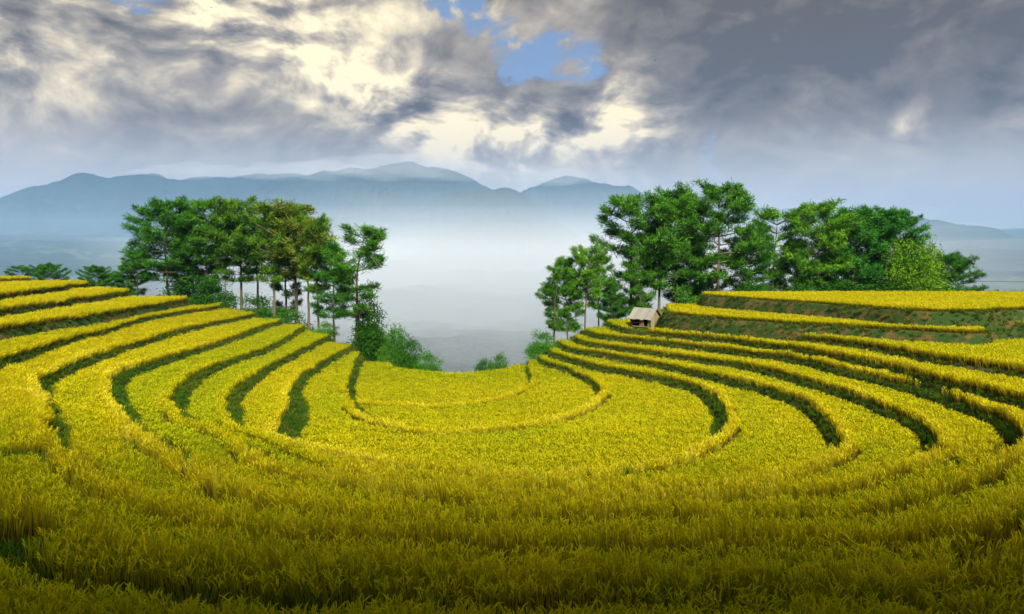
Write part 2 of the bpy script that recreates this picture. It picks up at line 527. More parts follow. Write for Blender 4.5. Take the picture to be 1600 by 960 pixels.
def ground(x, y, detail=True):
    x = np.asarray(x, float); y = np.asarray(y, float)
    z = np.full(x.shape, BASE)
    for (p, step, w), s in zip(C, S_bowl):
        ww = w * wide(x, y)
        z = z - step * sstep((lookup(s, x, y) + wobble(x, y, w)) / ww)
    for (p, step, w), s in zip(RAISE, S_up):
        z = z + step * sstep((lookup(s, x, y) + wobble(x, y, w)) / w + 1.0)
    o = -lookup(S_out, x, y)                      # metres beyond the rim
    beyond = np.maximum(o - 0.2, 0)
    z = z - 0.5 * beyond ** 1.12 - 0.5 * sstep(beyond / 2.0)
    back = np.maximum(-(y - 1.0), 0)              # unseen hill added behind the viewer, shaped to shade the near rice
    z = z + 1.9 * np.minimum(back, 2) * 0 + 1.58 * np.minimum(back, 33) + (fbm(x * 0.08, y * 0.08, 3, 9) - 0.5) * np.minimum(back, 10) * 0.35
    if detail:
        z = z + (fbm(x * 0.9, y * 0.9, 3, 3) - 0.5) * 0.10
    return z


def wide(x, y):                           # the banks on the left arm are broader
    return 1 + 0.75 * sstep((-9 - x) / 5) * sstep((y - 31) / 5) * sstep((72 - y) / 25)


def gz(x, y):
    return float(ground(np.array([x]), np.array([y]))[0])


xs = np.concatenate([np.arange(-250, -86, 6.0), np.arange(-86, 80, 0.32), np.arange(80, 251, 6.0)])
ys = np.concatenate([np.arange(-90, -2, 2.5), np.arange(-2, 20, 0.5), np.arange(20, 122, 0.32), np.arange(122, 240, 4.0)])
XX, YY = np.meshgrid(xs, ys)
ZZ = ground(XX, YY)
edge = np.maximum(YY - 150, 0)
ZZ = ZZ - 0.35 * edge
nx, ny = len(xs), len(ys)
idx = np.arange(nx * ny).reshape(ny, nx)
quads = np.stack([idx[:-1, :-1], idx[:-1, 1:], idx[1:, 1:], idx[1:, :-1]], -1).reshape(-1, 4)
me = mesh_np('terraced_hillside', np.stack([XX, YY, ZZ], -1).reshape(-1, 3), quads)
shade_smooth(me)
link('terraced_hillside', me, M_ground, kind='structure', label='earth of the rice terraces stepping down into the bowl')


# ------------------------------------------------------------------ valley floor and far slopes
def valley_z(x, y):
    d = y
    z = np.interp(d, [60, 200, 700, 1150, 1500, 2100, 3000, 4500, 9000], [-70, -110, -170, -205, -195, -150, -60, -20, 40])
    z = z - np.interp(x / np.maximum(y, 1), [0.3, 0.5], [0, 1]) * np.interp(d, [2000, 3000, 4500], [0, 20, 40])
    z = z + (fbm(x * 0.0016, y * 0.0016, 6, 21, True) - 0.55) * np.interp(d, [60, 600, 1500, 3000], [10, 70, 95, 110])
    z = z + (fbm(x * 0.012, y * 0.012, 4, 31) - 0.5) * np.interp(d, [60, 900, 3000], [10, 26, 26])
    return z + np.abs(x) * np.interp(d, [60, 1500, 4000], [0.0, 0.02, 0.05])


vx = np.concatenate([np.arange(-9000, -1600, 160), np.arange(-1600, 1600, 22), np.arange(1600, 9001, 160)])
vy = np.concatenate([np.arange(60, 800, 60), np.arange(800, 3400, 22), np.arange(3400, 9001, 160)])
XX, YY = np.meshgrid(vx, vy)
ZZ = valley_z(XX, YY)
idx = np.arange(XX.size).reshape(XX.shape)
quads = np.stack([idx[:-1, :-1], idx[:-1, 1:], idx[1:, 1:], idx[1:, :-1]], -1).reshape(-1, 4)
me = mesh_np('valley', np.stack([XX, YY, ZZ], -1).reshape(-1, 3), quads)
shade_smooth(me)
link('valley', me, M_valley, kind='structure', label='wooded valley and pale farmed slopes far below the rim')


def mountain(skyline, dist, label, foot=-150.0, seed=0):
    """ridge following a skyline of (px, py) at about this distance, with spurs and gullies"""
    pts = []
    for px, py in skyline:
        r = ray(px, py)
        t = dist / r.y
        pts.append((r.x * t, r.z * t))
    px_, pz_ = np.array([p[0] for p in pts]), np.array([p[1] for p in pts])
    n = 420
    X = np.linspace(px_[0], px_[-1], n)
    top = np.interp(X, px_, pz_)
    k = np.ones(9) / 9
    top = np.convolve(np.pad(top, 4, 'edge'), k, 'valid')
    top = top + (fbm(X * 0.0052, X * 0 + seed, 7, seed) - 0.5) * dist * 0.015
    depth = np.linspace(-1, 0.4, 110)
    XX, DD = np.meshgrid(X, depth)
    half = (np.maximum(top, 0) - foot) * 2.3
    prof = 1 - np.abs(DD) ** 0.85
    warpx = (fbm(XX * 0.002, DD * 3, 3, seed + 40) - 0.5) * 500
    Y = dist + DD * half
    z = foot + (top - foot) * prof
    rg = fbm((XX + warpx) * 0.0026, Y * 0.0009, 6, seed + 3, True) - 0.62
    z = z + rg * (top - foot) * 0.75 * np.clip(np.abs(DD) * 2.2, 0, 1) ** 0.8 * (DD < 0.02)
    end = sstep((XX - X[0]) / ((X[-1] - X[0]) * 0.04)) * sstep((X[-1] - XX) / ((X[-1] - X[0]) * 0.04))
    idx = np.arange(XX.size).reshape(XX.shape)
    quads = np.stack([idx[:-1, :-1], idx[:-1, 1:], idx[1:, 1:], idx[1:, :-1]], -1).reshape(-1, 4)
    me = mesh_np('mountain', np.stack([XX, Y, z], -1).reshape(-1, 3), quads)
    shade_smooth(me)
    return link('mountain', me, M_mount, kind='structure', label=label)


mountain([(-600, 330), (-300, 318), (-60, 335), (0, 314), (20, 300), (50, 290), (90, 280), (125, 274), (150, 272), (190, 276), (235, 273), (280, 276), (340, 272), (430, 273), (520, 275), (640, 300), (800, 360)], 5600,
         'long blue mountain ridge rising on the left', seed=2)
mountain([(300, 360), (420, 285), (480, 273), (530, 267), (575, 265), (612, 258), (640, 251), (664, 257), (705, 264), (732, 276), (760, 288), (820, 325), (930, 400)], 4900,
         'broad misty mountain behind the middle of the valley', seed=5)
mountain([(560, 420), (640, 345), (690, 308), (715, 299), (745, 292), (768, 297), (790, 295), (812, 303), (835, 316), (862, 336), (900, 362), (980, 420)], 3700,
         'dark blue mountain shoulder right of the valley centre', seed=8)
mountain([(700, 400), (800, 305), (850, 288), (885, 277), (915, 284), (945, 284), (985, 296), (1060, 316), (1200, 325), (1330, 338), (1500, 400)], 6000,
         'pale blue mountain behind the right grove', seed=11)
mountain([(1120, 440), (1260, 350), (1340, 334), (1400, 334), (1440, 339), (1490, 347), (1540, 357), (1600, 370), (1700, 385), (1900, 400), (2300, 430)], 3900,
         'smooth blue mountain flank at the right edge', seed=14)


# ------------------------------------------------------------------ rice and grass tufts
def blades_mesh(name, n, h, spread, w, heads=0, head_len=0.2, head_w=0.03, seed=0, segs=2, droop=0.25, mat=None):
    r = np.random.default_rng(seed)
    V, Fc, Tn = [], [], []
    def strip(p0, d, L, wid, bend, hs, pan, rnd):
        side = np.array([-d[1], d[0], 0.0]); side /= max(np.linalg.norm(side), 1e-6)
        if r.random() < 0.5:
            a = r.uniform(0, math.pi); side = np.array([math.cos(a), math.sin(a), 0])
        base = len(V)
        dh = np.array([d[0], d[1], 0]); dh /= max(np.linalg.norm(dh), 1e-6)
        for i in range(segs + 1):
            t = i / segs
            c = p0 + d * L * t + dh * bend * L * t * t - np.array([0, 0, 1]) * bend * L * 0.6 * t ** 3
            ww = wid * (1 - 0.9 * t ** 2) if not pan else wid * (0.6 + 0.8 * t) * (1 - t ** 4 * 0.8)
            V.append(c - side * ww / 2); V.append(c + side * ww / 2)
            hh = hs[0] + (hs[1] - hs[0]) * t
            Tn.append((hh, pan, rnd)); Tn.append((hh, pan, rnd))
        for i in range(segs):
            a = base + 2 * i
            Fc.append((a, a + 1, a + 3, a + 2))
        return c
    for i in range(n):
        a = r.uniform(0, 2 * math.pi); q = r.uniform(0, 1) ** 0.5 * spread
        p0 = np.array([math.cos(a) * q, math.sin(a) * q, 0.0])
        a2 = a + r.normal(0, 0.6); tilt = abs(r.normal(0, 0.10)) + 0.02
        d = np.array([math.cos(a2) * math.sin(tilt), math.sin(a2) * math.sin(tilt), math.cos(tilt)])
        strip(p0, d, h * r.uniform(0.75, 1.08), w * r.uniform(0.7, 1.2), droop * r.uniform(0.3, 1.3), (0, 1), 0.0, r.random())
    for i in range(heads):
        a = r.uniform(0, 2 * math.pi); q = r.uniform(0, 1) ** 0.5 * spread * 1.25
        p0 = np.array([math.cos(a) * q, math.sin(a) * q, h * r.uniform(0.62, 0.90)])
        a2 = r.uniform(0, 2 * math.pi); tilt = r.uniform(0.05, 0.42)
        d = np.array([math.cos(a2) * math.sin(tilt), math.sin(a2) * math.sin(tilt), math.cos(tilt)])
        strip(p0, d, head_len * r.uniform(0.7, 1.3), head_w * r.uniform(0.8, 1.3), 0.45, (0.8, 1), 1.0, r.random() * 0.6)
    me = mesh_np(name, np.array(V), np.array(Fc))
    at = me.color_attributes.new('tone', 'FLOAT_COLOR', 'POINT')
    at.data.foreach_set('color', np.array([(a, b, c, 1.0) for a, b, c in Tn], np.float32).ravel())
    me.materials.append(mat)
    return me


def tuft_collection(name, meshes):
    c = bpy.data.collections.new(name)
    for i, m in enumerate(meshes):
        c.objects.link(bpy.data.objects.new('%s_%02d' % (name, i), m))
    return c


K_rice = tuft_collection('rice_tuft', [blades_mesh('rice_tuft', 17, 0.98, 0.075, 0.024, 10, 0.17, 0.028, 100 + i, 3, 0.06, M_rice) for i in range(5)]
                         + [blades_mesh('rice_tuft', 15, 0.72, 0.13, 0.036, 12, 0.17, 0.043, 200 + i, 2, 0.12, M_rice) for i in range(5)])
K_grass = tuft_collection('grass_tuft', [blades_mesh('grass_tuft', 22, 0.30, 0.16, 0.035, 0, 0, 0, 300 + i, 2, 0.5, M_grass) for i in range(4)])


def node_group(coll):
    ng = bpy.data.node_groups.new('scatter_' + coll.name, 'GeometryNodeTree')
    ng.interface.new_socket('Geometry', in_out='INPUT', socket_type='NodeSocketGeometry')
    ng.interface.new_socket('Geometry', in_out='OUTPUT', socket_type='NodeSocketGeometry')
    i, o = ng.nodes.new('NodeGroupInput'), ng.nodes.new('NodeGroupOutput')
    iop = ng.nodes.new('GeometryNodeInstanceOnPoints')
    ci = ng.nodes.new('GeometryNodeCollectionInfo')
    ci.inputs['Collection'].default_value = coll
    ci.inputs['Separate Children'].default_value = True
    ci.inputs['Reset Children'].default_value = True
    L = ng.links.new
    L(i.outputs[0], iop.inputs['Points']); L(ci.outputs[0], iop.inputs['Instance'])
    iop.inputs['Pick Instance'].default_value = True
    for nm, typ, sock in (('var', 'INT', 'Instance Index'), ('rot', 'FLOAT_VECTOR', 'Rotation'), ('scl', 'FLOAT_VECTOR', 'Scale')):
        na = ng.nodes.new('GeometryNodeInputNamedAttribute')
        na.data_type = typ
        na.inputs['Name'].default_value = nm
        L(na.outputs[0], iop.inputs[sock])
    L(iop.outputs[0], o.inputs[0])
    return ng


NG_rice, NG_grass = node_group(K_rice), node_group(K_grass)


def scatter(name, pts, rot, scl, tint, ng, var, **props):
    n = len(pts)
    me = bpy.data.meshes.new(name)
    me.vertices.add(n)
    me.vertices.foreach_set('co', np.asarray(pts, np.float32).ravel())
    for nm, typ, key, data in (('rot', 'FLOAT_VECTOR', 'vector', rot), ('scl', 'FLOAT_VECTOR', 'vector', scl), ('tint', 'FLOAT', 'value', tint)):
        me.attributes.new(nm, typ, 'POINT').data.foreach_set(key, np.asarray(data, np.float32).ravel())
    me.attributes.new('var', 'INT', 'POINT').data.foreach_set('value', var.astype(np.int32))
    o = link(name, me, None, **props)
    o.modifiers.new('scatter', 'NODES').node_group = ng
    return o


def jitter_grid(x0, x1, y0, y1, s):
    a, b = np.meshgrid(np.arange(x0, x1, s), np.arange(y0, y1, s))
    a = a.ravel() + rng.uniform(-0.45, 0.45, a.size) * s
    b = b.ravel() + rng.uniform(-0.45, 0.45, b.size) * s
    return a, b


def in_view(x, y, m=7.0):
    return np.abs(x) < (800 / F_PX) * y * 1.04 + m


zones = []
for y0, y1, s in ((9.0, 24.0, 0.20), (24.0, 42.0, 0.22), (42.0, 72.0, 0.25), (72.0, 116.0, 0.31)):
    w = 0.72 * y1 + 8
    a, b = jitter_grid(-w, w, y0, y1, s)
    k = in_view(a, b)
    zones.append((a[k], b[k]))
PX = np.concatenate([z[0] for z in zones]); PY = np.concatenate([z[1] for z in zones])
level = np.full(PX.shape, 9); onbank = np.zeros(PX.shape, bool); edgy = np.zeros(PX.shape); lull = np.zeros(PX.shape); weed_band = np.zeros(PX.shape, bool); footpath = np.zeros(PX.shape, bool); crestrow = np.zeros(PX.shape)
for k in range(len(C) - 1, -1, -1):
    s = lookup(S_bowl[k], PX, PY) + wobble(PX, PY, C[k][2])
    w = C[k][2] * wide(PX, PY)
    nz = np.clip(fbm(PX * 0.3, PY * 0.3, 2, 300 + k) * 2.2 - 0.3, 0.35, 1.3)
    bund = {8: 1.1, 7: 0.65, 6: 0.75, 5: 0.5, 4: 0.5}.get(k, 0.0) * sstep((40 - PY) / 6) * nz + (0.3 * sstep((62 - PY) / 8) if k in (2, 3) else 0)
    farr = sstep((PY - 55) / 15)
    onbank |= (s > -0.10 + 0.08 * farr) & (s < w * (0.92 - 0.2 * farr) + 0.10 * (1 - farr) + bund)
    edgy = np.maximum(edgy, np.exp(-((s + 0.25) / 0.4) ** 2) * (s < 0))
    nearside = sstep((66 - PY) / 6) * (np.abs(PX + 4) < 24)
    lull = np.maximum(lull, np.exp(-((s + 1.9) / 0.9) ** 2) * nearside)
    gxs = lookup(S_bowl[k], PX + 0.6, PY) - lookup(S_bowl[k], PX - 0.6, PY)
    gys = lookup(S_bowl[k], PX, PY + 0.6) - lookup(S_bowl[k], PX, PY - 0.6)
    facing = (gxs * PX + gys * PY) / (np.hypot(gxs, gys) * np.hypot(PX, PY) + 1e-6)
    pathw = {1: 0.35, 2: 0.5, 3: 0.5, 4: 0.45, 5: 0.4, 6: 0.4, 7: 0.35}.get(k, 0.0) * (0.55 + 0.9 * fbm(PX * 0.5, PY * 0.5, 2, 600 + k))
    footpath |= (s < -0.62) & (s > -0.62 - pathw) & (facing > 0.12)
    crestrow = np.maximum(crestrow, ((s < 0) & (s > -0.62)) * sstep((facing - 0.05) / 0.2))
    if k == 8:
        nb = fbm(PX * 0.22, PY * 0.5, 3, 500)
        weed_band |= (s < -1.3) & (s > -1.3 - 2.6 * np.clip(nb - 0.36, 0, 0.45)) & (PY < 24)
    if k in (6, 5):
        nb = fbm(PX * 0.3, PY * 0.7, 3, 510 + k)
        weed_band |= (s < -0.9) & (s > -0.9 - 1.8 * np.clip(nb - 0.50, 0, 0.4)) & (PY < 34)
    level[s > w * 0.5] = k
LV = {0: 10, 1: 11, 2: 12, 3: 13, 4: 14, 5: 15, 6: 16, 7: 17}
for k, (p, step, w) in enumerate(RAISE):
    s = lookup(S_up[k], PX, PY) + wobble(PX, PY, w)
    onbank |= (s > -w * 0.95) & (s < (0.12 if k < 2 or k > 5 else 0.0))
    level[s > -w * 0.5] = LV[k]
so_ = lookup(S_out, PX, PY)
inside = so_ > 0.25
HUT = at_z(1010, 505, T[9])
hut_clear = (PX - HUT[0]) ** 2 / 2.5 ** 2 + (PY - HUT[1] + 0.9) ** 2 / 3.9 ** 2 < 1
# weedy gaps in the near rice
weedy = np.zeros(PX.shape, bool)
for (wx, wy, wz, ra, rb) in [(600, 893, T[9], 2.2, 0.75), (40, 858, T[9], 1.9, 0.7), (35, 716, T[8], 1.6, 0.8), (965, 733, T[4], 1.1, 0.4), (40, 870, T[9], 1.5, .5)]:
    cx, cy_ = at_z(wx, wy, wz + 0.4)
    weedy |= ((PX - cx) / ra) ** 2 + ((PY - cy_) / rb) ** 2 < (0.75 + 0.5 * fbm(PX * 2, PY * 2, 2, 77))
weedy |= weed_band
ok = inside & ~footpath & ~onbank & ~hut_clear & ~weedy & (level != 17)
patch = fbm(PX * 0.22, PY * 0.22, 4, 41)
fine = fbm(PX * 1.3, PY * 1.3, 3, 43)
# ripeness of each terrace (0 green .. 1 gold), rice height, lodging
RIPE = {0: .38, 1: .50, 2: .48, 3: .46, 4: .50, 5: .52, 6: .58, 7: .50, 8: .56, 9: .46, 10: .72, 11: .82, 12: .80, 13: .80, 14: .75, 15: .75, 16: .55, 17: .5}
TALL = {9: 1.05, 8: 1.05, 7: 1.0, 11: 0.75, 10: 0.85, 12: 1.45, 13: 1.45, 14: 1.4, 15: 1.2, 16: 1.05}
LEFT_RIPE = {5: .0, 6: .04, 7: .66, 4: .74, 8: .80}
ripe_glow = np.array([RIPE[int(v)] for v in level])
tall = np.array([TALL.get(int(v), 0.95) for v in level])
leftside = (PX < -6) & (PY > 34)
for k, v in LEFT_RIPE.items():
    ripe_glow = np.where(leftside & (level == k), v, ripe_glow)
ripe_glow = ripe_glow + (patch - 0.5) * 0.75 + (fine - 0.5) * 0.45
ripe_glow = ripe_glow - 0.62 * sstep((17.0 - so_) / 17.0) * sstep((PX + 48) / 14) * sstep((24 - PX) / 12)          # greener along the rim
near_green = sstep((30 - PY) / 14)
ripe_glow = ripe_glow - 0.16 * near_green
tall = tall * (0.84 + 0.30 * fine) * np.interp(PY, [18, 26, 45, 70], [1.12, 1.0, 0.84, 0.78]) * (1 + (0.16 + 0.16 * (PY < 66)) * edgy - 0.10 * lull)
ripe_glow = ripe_glow - 0.20 * lull
ripe_glow = np.clip(ripe_glow, 0, 0.95) + (0.2 * crestrow + 0.40 * edgy) * np.interp(PY, [20, 38], [0.45, 1.0]) * (0.4 + 0.8 * sstep((66 - PY) / 6))  # crest plants paler: a backlit fringe put into their colour
PZ = ground(PX, PY)

LABELS = {
    0: 'narrow lowest strip of rice along the far lip of the bowl above the valley',
    1: 'smallest crescent of golden rice just inside the far lip of the bowl',
    2: 'second crescent of rice in the bowl, ringed by a faint curved ledge',
    3: 'broad round rice terrace filling the middle of the bowl',
    4: 'rice terrace curling round the right of the bowl, first outside the broad round one',
    5: 'ring of rice second outside the broad round terrace, green on its left arm',
    6: 'ring of rice third outside the broad round terrace, its left arm yellow green',
    7: 'ring of rice fourth outside the broad round terrace, ending at the right edge',
    8: 'ring of rice fifth outside the broad round terrace, crossing the near slope',
    9: 'rice terrace at the foot of the wooden hut, sweeping round into the near foreground',
    10: 'bright rice terrace on the tall earth bank just behind the hut',
    11: 'topmost flat rice field on the right, at the foot of the right grove',
    12: 'first leaning golden rice terrace above the left rings',
    13: 'second leaning golden rice terrace above the left rings',
    14: 'third golden rice terrace above the left rings, below the small pines',
    15: 'topmost rice strip at the left edge',
    16: 'dark nearest rice along the bottom edge of the picture'}
for k in range(17):
    s = ok & (level == k)
    n = int(s.sum())
    if n < 30:
        continue
    lodged = k in (12, 13, 14) or False
    x, y, z = PX[s], PY[s], PZ[s]
    rot = np.zeros((n, 3)); rot[:, 2] = rng.uniform(0, 2 * np.pi, n); rot[:, 0] = rng.normal(0, 0.07, n); rot[:, 1] = rng.normal(0, 0.07, n)
    fld = np.clip(fbm(x * 0.45, y * 0.45, 3, 63) * 3.2 - 1.75, 0, 1)
    rot[:, 0] += 0.55 * fld
    rot[:, 2] = np.where(fld > 0.05, 9 * fbm(x * 0.08, y * 0.08, 2, 64) + rng.normal(0, 0.6, n), rot[:, 2])
    if lodged or k in (8, 9):
        lf = (x < -18) & (y > 34)
        f = np.clip(fbm(x * 0.25, y * 0.25, 2, 61) * 1.6 - 0.25, 0, 1)
        rot[:, 0] = np.where(lf, -0.75 * f + rng.normal(0, 0.12, n), rot[:, 0])
        rot[:, 2] = np.where(lf, R(-55) + rng.normal(0, 0.5, n), rot[:, 2])
    h = tall[s] * rng.uniform(0.88, 1.1, n)
    scl = np.stack([rng.uniform(0.9, 1.2, n)] * 2 + [h], -1)
    # nearer plants take the finer tufts
    var = rng.integers(0, 5, n) + np.where(y + rng.normal(0, 3.5, n) < 34, 0, 5)
    scatter('rice_field', np.stack([x, y, z - 0.02], -1), rot, scl, np.clip(ripe_glow[s], 0, 1.4), NG_rice, var,
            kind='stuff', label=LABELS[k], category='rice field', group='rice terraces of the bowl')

# grass on the ledges, weeds in the gaps, scrub over the rim
sel = inside & ((onbank) | weedy | (hut_clear & (rng.random(PX.size) < .8)))
a, b = jitter_grid(-86, 80, 84, 124, 0.5)
oo = lookup(S_out, a, b)
k = (oo < 0.3) & (oo > -14) & in_view(a, b, 6)
bx_ = np.concatenate([PX[sel], a[k]]); by_ = np.concatenate([PY[sel], b[k]])
wd = np.concatenate([weedy[sel], np.zeros(k.sum(), bool)])
rimg = np.concatenate([np.zeros(sel.sum(), bool), np.ones(k.sum(), bool)])
earth = np.concatenate([np.isin(level[sel], (10, 11, 9)) & (PX[sel] > 18) & (PY[sel] > 38), np.zeros(k.sum(), bool)])
keep = ~(earth & (rng.random(len(bx_)) < np.where(fbm(bx_ * 0.3, by_ * 0.3, 3, 88) > 0.47, 0.2, 0.7)))
bx_, by_, wd, rimg, earth = bx_[keep], by_[keep], wd[keep], rimg[keep], earth[keep]
n = len(bx_)
rot = np.stack([rng.normal(0, 0.3, n), rng.normal(0, 0.3, n), rng.uniform(0, 6.28, n)], -1)
s_ = rng.uniform(0.75, 1.35, n) * np.where(rimg, 1.9, 1.0) * np.where(wd, 1.75, 1.0)
tint = np.clip(fbm(bx_ * 0.4, by_ * 0.4, 3, 91) * 1.3 - 0.45 + np.where(by_ > 80, 0.18, 0) + np.where(earth, 0.35, 0), 0, 1)
scatter('bank_grass', np.stack([bx_, by_, ground(bx_, by_) - 0.03], -1), rot, np.stack([s_, s_, s_], -1), tint, NG_grass, rng.integers(0, 4, n),
        kind='stuff', label='dark green grass on the ledges between the rice terraces', category='grass')


# ------------------------------------------------------------------ trees
def tube(V, Fc, pts, rad, sides=6):
    base = len(V)
    for i, (p, r) in enumerate(zip(pts, rad)):
        d = np.array(pts[min(i + 1, len(pts) - 1)]) - np.array(pts[max(i - 1, 0)])
        d = d / max(np.linalg.norm(d), 1e-6)
        u = np.cross(d, [0.31, 0.95, 0.1]); u /= max(np.linalg.norm(u), 1e-6); v = np.cross(d, u)
        for k in range(sides):
            a = 2 * math.pi * k / sides
            V.append(np.array(p) + (u * math.cos(a) + v * math.sin(a)) * r)
    for i in range(len(pts) - 1):
        for k in range(sides):
            a, b = base + i * sides + k, base + i * sides + (k + 1) % sides
            Fc.append((a, b, b + sides, a + sides))


def cards(name, centers, dirs, lens, wids, tones, mat, r):
    """one long leaf (rhomb) per entry"""
    n = len(centers)
    c, d = np.asarray(centers), np.asarray(dirs)
    d = d / np.maximum(np.linalg.norm(d, axis=1, keepdims=True), 1e-6)
    rv = r.normal(size=(n, 3)); s = np.cross(d, rv); s /= np.maximum(np.linalg.norm(s, axis=1, keepdims=True), 1e-6)
    L, W = np.asarray(lens)[:, None], np.asarray(wids)[:, None]
    V = np.stack([c, c + d * L * 0.55 + s * W * 0.5, c + d * L, c + d * L * 0.55 - s * W * 0.5], 1).reshape(-1, 3)
    me = mesh_np(name, V, np.arange(4 * n).reshape(n, 4))
    at = me.color_attributes.new('tone', 'FLOAT_COLOR', 'POINT')
    t4 = np.repeat(np.asarray(tones), 4)
    at.data.foreach_set('color', np.stack([t4, t4, t4, np.ones_like(t4)], -1).astype(np.float32).ravel())
    me.materials.append(mat)
    return me


def make_pine(seed, H=14.0, start=0.38, spread=3.6, top_heavy=0.5, limbs=4, gapp=0.12, tuft_n=19):
    r = np.random.default_rng(seed)
    V, Fc = [], []
    n = 12
    bend = r.normal(0, 0.22, (n, 2)).cumsum(0) * np.linspace(0, 1, n)[:, None]
    tp = [np.array([bend[i, 0] * 0.55, bend[i, 1] * 0.55, H * i / (n - 1) - 0.6 * (i == 0)]) for i in range(n)]
    tr_ = [0.021 * H * (1 - 0.9 * i / (n - 1)) * (1.25 if i == 0 else 1) * 0.62 for i in range(n)]
    tube(V, Fc, tp, tr_, 8)
    def trunk(h):
        f = np.clip(h / H, 0, 1) * (n - 1); i = min(int(f), n - 2)
        return tp[i] + (tp[i + 1] - tp[i]) * (f - i)
    CC, DD, LL, WW, TT = [], [], [], [], []
    def tuft(p, up, tone, size):
        for _ in range(tuft_n):
            d = r.normal(size=3); d /= np.linalg.norm(d)
            d = d * 0.9 + up * 0.75
            CC.append(p + r.normal(0, 0.10, 3) * size); DD.append(d); LL.append(size * r.uniform(0.30, 0.52)); WW.append(size * r.uniform(0.036, 0.066))
            TT.append(np.clip(tone + r.normal(0, 0.13), 0, 1))
    h = H * start
    while h < H * 0.985:
        t = (h - H * start) / (H * (1 - start))
        prof = (min(1.0, 0.35 + 1.3 * t) if top_heavy > 0.3 else min(1, 0.6 + t)) * math.sqrt(max(1 - t ** (2.0 + 2.5 * top_heavy), 0.0)) + 0.10
        nl = limbs if t < 0.8 else limbs + 1
        a0 = r.uniform(0, 6.28)
        for j in range(nl):
            if r.random() < gapp:
                continue
            a = a0 + 6.28 * j / nl + r.normal(0, 0.35)
            L = spread * prof * r.uniform(0.55, 1.12)
            up = r.uniform(-0.05, 0.20) + 0.38 * t
            p0 = trunk(h)
            pts, out = [], np.array([math.cos(a), math.sin(a), 0])
            m = 5
            for i in range(m + 1):
                s = i / m
                pts.append(p0 + out * L * s + np.array([0, 0, L * (up * s + 0.16 * s * s)]) + (r.normal(0, 0.05, 3) * L * 0.5 if 0 < i < m else 0))
            tube(V, Fc, pts, [max(0.012 * L + 0.03, 0.02) * (1 - 0.8 * i / m) for i in range(m + 1)], 4)
            nt = int(6 + L * 8.5)
            for _ in range(nt):
                s = r.uniform(0.28, 1.0) ** 0.75
                f = s * m; i = min(int(f), m - 1)
                q = pts[i] + (pts[i + 1] - pts[i]) * (f - i)
                sidev = np.array([-math.sin(a), math.cos(a), 0])
                q = q + sidev * r.normal(0, 0.20) * L * (0.45 + 0.55 * (1 - abs(2 * s - 1.2))) + np.array([0, 0, r.normal(0.06, 0.07)])
                tone = 0.40 + r.normal(0, 0.24)
                tuft(q, out * 0.45 + np.array([0, 0, 0.75]), tone, r.uniform(0.95, 1.35))
        h += r.uniform(0.55, 1.05) * (H / 14)
    for _ in range(10):
        tuft(trunk(H) + r.normal(0, 0.3, 3) * [1, 1, 0.7], np.array([0, 0, 1.0]), 0.6, 1.1)
    mt = mesh_np('pine_trunk', np.array(V), np.array(Fc)); mt.materials.append(M_bark); shade_smooth(mt)
    return mt, cards('pine_crown', np.array(CC), np.array(DD), LL, WW, TT, M_pine, r)


def make_broadleaf(seed, H, lobes, trunk_h, leaf=0.22, n_leaf=3200, mat=None):
    """lobes: (x, y, z, rx, rz) in fractions of H"""
    r = np.random.default_rng(seed)
    V, Fc = [], []
    top = np.array([r.normal(0, 0.03) * H, r.normal(0, 0.03) * H, H * trunk_h])
    tube(V, Fc, [np.array([0, 0, -0.5]), top * 0.5 + [0.04 * H, 0, 0], top], [0.028 * H, 0.022 * H, 0.014 * H], 7)
    C_, D_, T_ = [], [], []
    wsum = sum(l[3] ** 2 * l[4] for l in lobes)
    for lx, ly, lz, rx, rz in lobes:
        c = np.array([lx, ly, lz]) * H
        tube(V, Fc, [top * r.uniform(0.6, 1.0), (top + c) / 2 + r.normal(0, 0.03, 3) * H, c], [0.012 * H, 0.009 * H, 0.004 * H], 5)
        k = int(n_leaf * (lx * 0 + rx ** 2 * rz) / wsum)
        nc = max(8, k // 28)
        for _ in range(nc):
            d = r.normal(size=3); d /= np.linalg.norm(d)
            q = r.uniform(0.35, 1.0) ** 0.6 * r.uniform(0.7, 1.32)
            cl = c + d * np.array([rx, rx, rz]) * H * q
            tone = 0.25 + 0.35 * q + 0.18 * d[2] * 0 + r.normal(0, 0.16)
            for _ in range(28):
                C_.append(cl + r.normal(0, 0.055 * H, 3) * [1, 1, 0.7]); dd = r.normal(size=3) + d * 0.8 + [0, 0, -0.2]; D_.append(dd); T_.append(np.clip(tone + r.normal(0, 0.1), 0, 1))
    n = len(C_)
    mt = mesh_np('tree_trunk', np.array(V), np.array(Fc)); mt.materials.append(M_bark); shade_smooth(mt)
    return mt, cards('tree_crown', np.array(C_), np.array(D_), r.uniform(0.7, 1.4, n) * leaf, r.uniform(0.35, 0.6, n) * leaf, T_, mat or M_leaf, r)


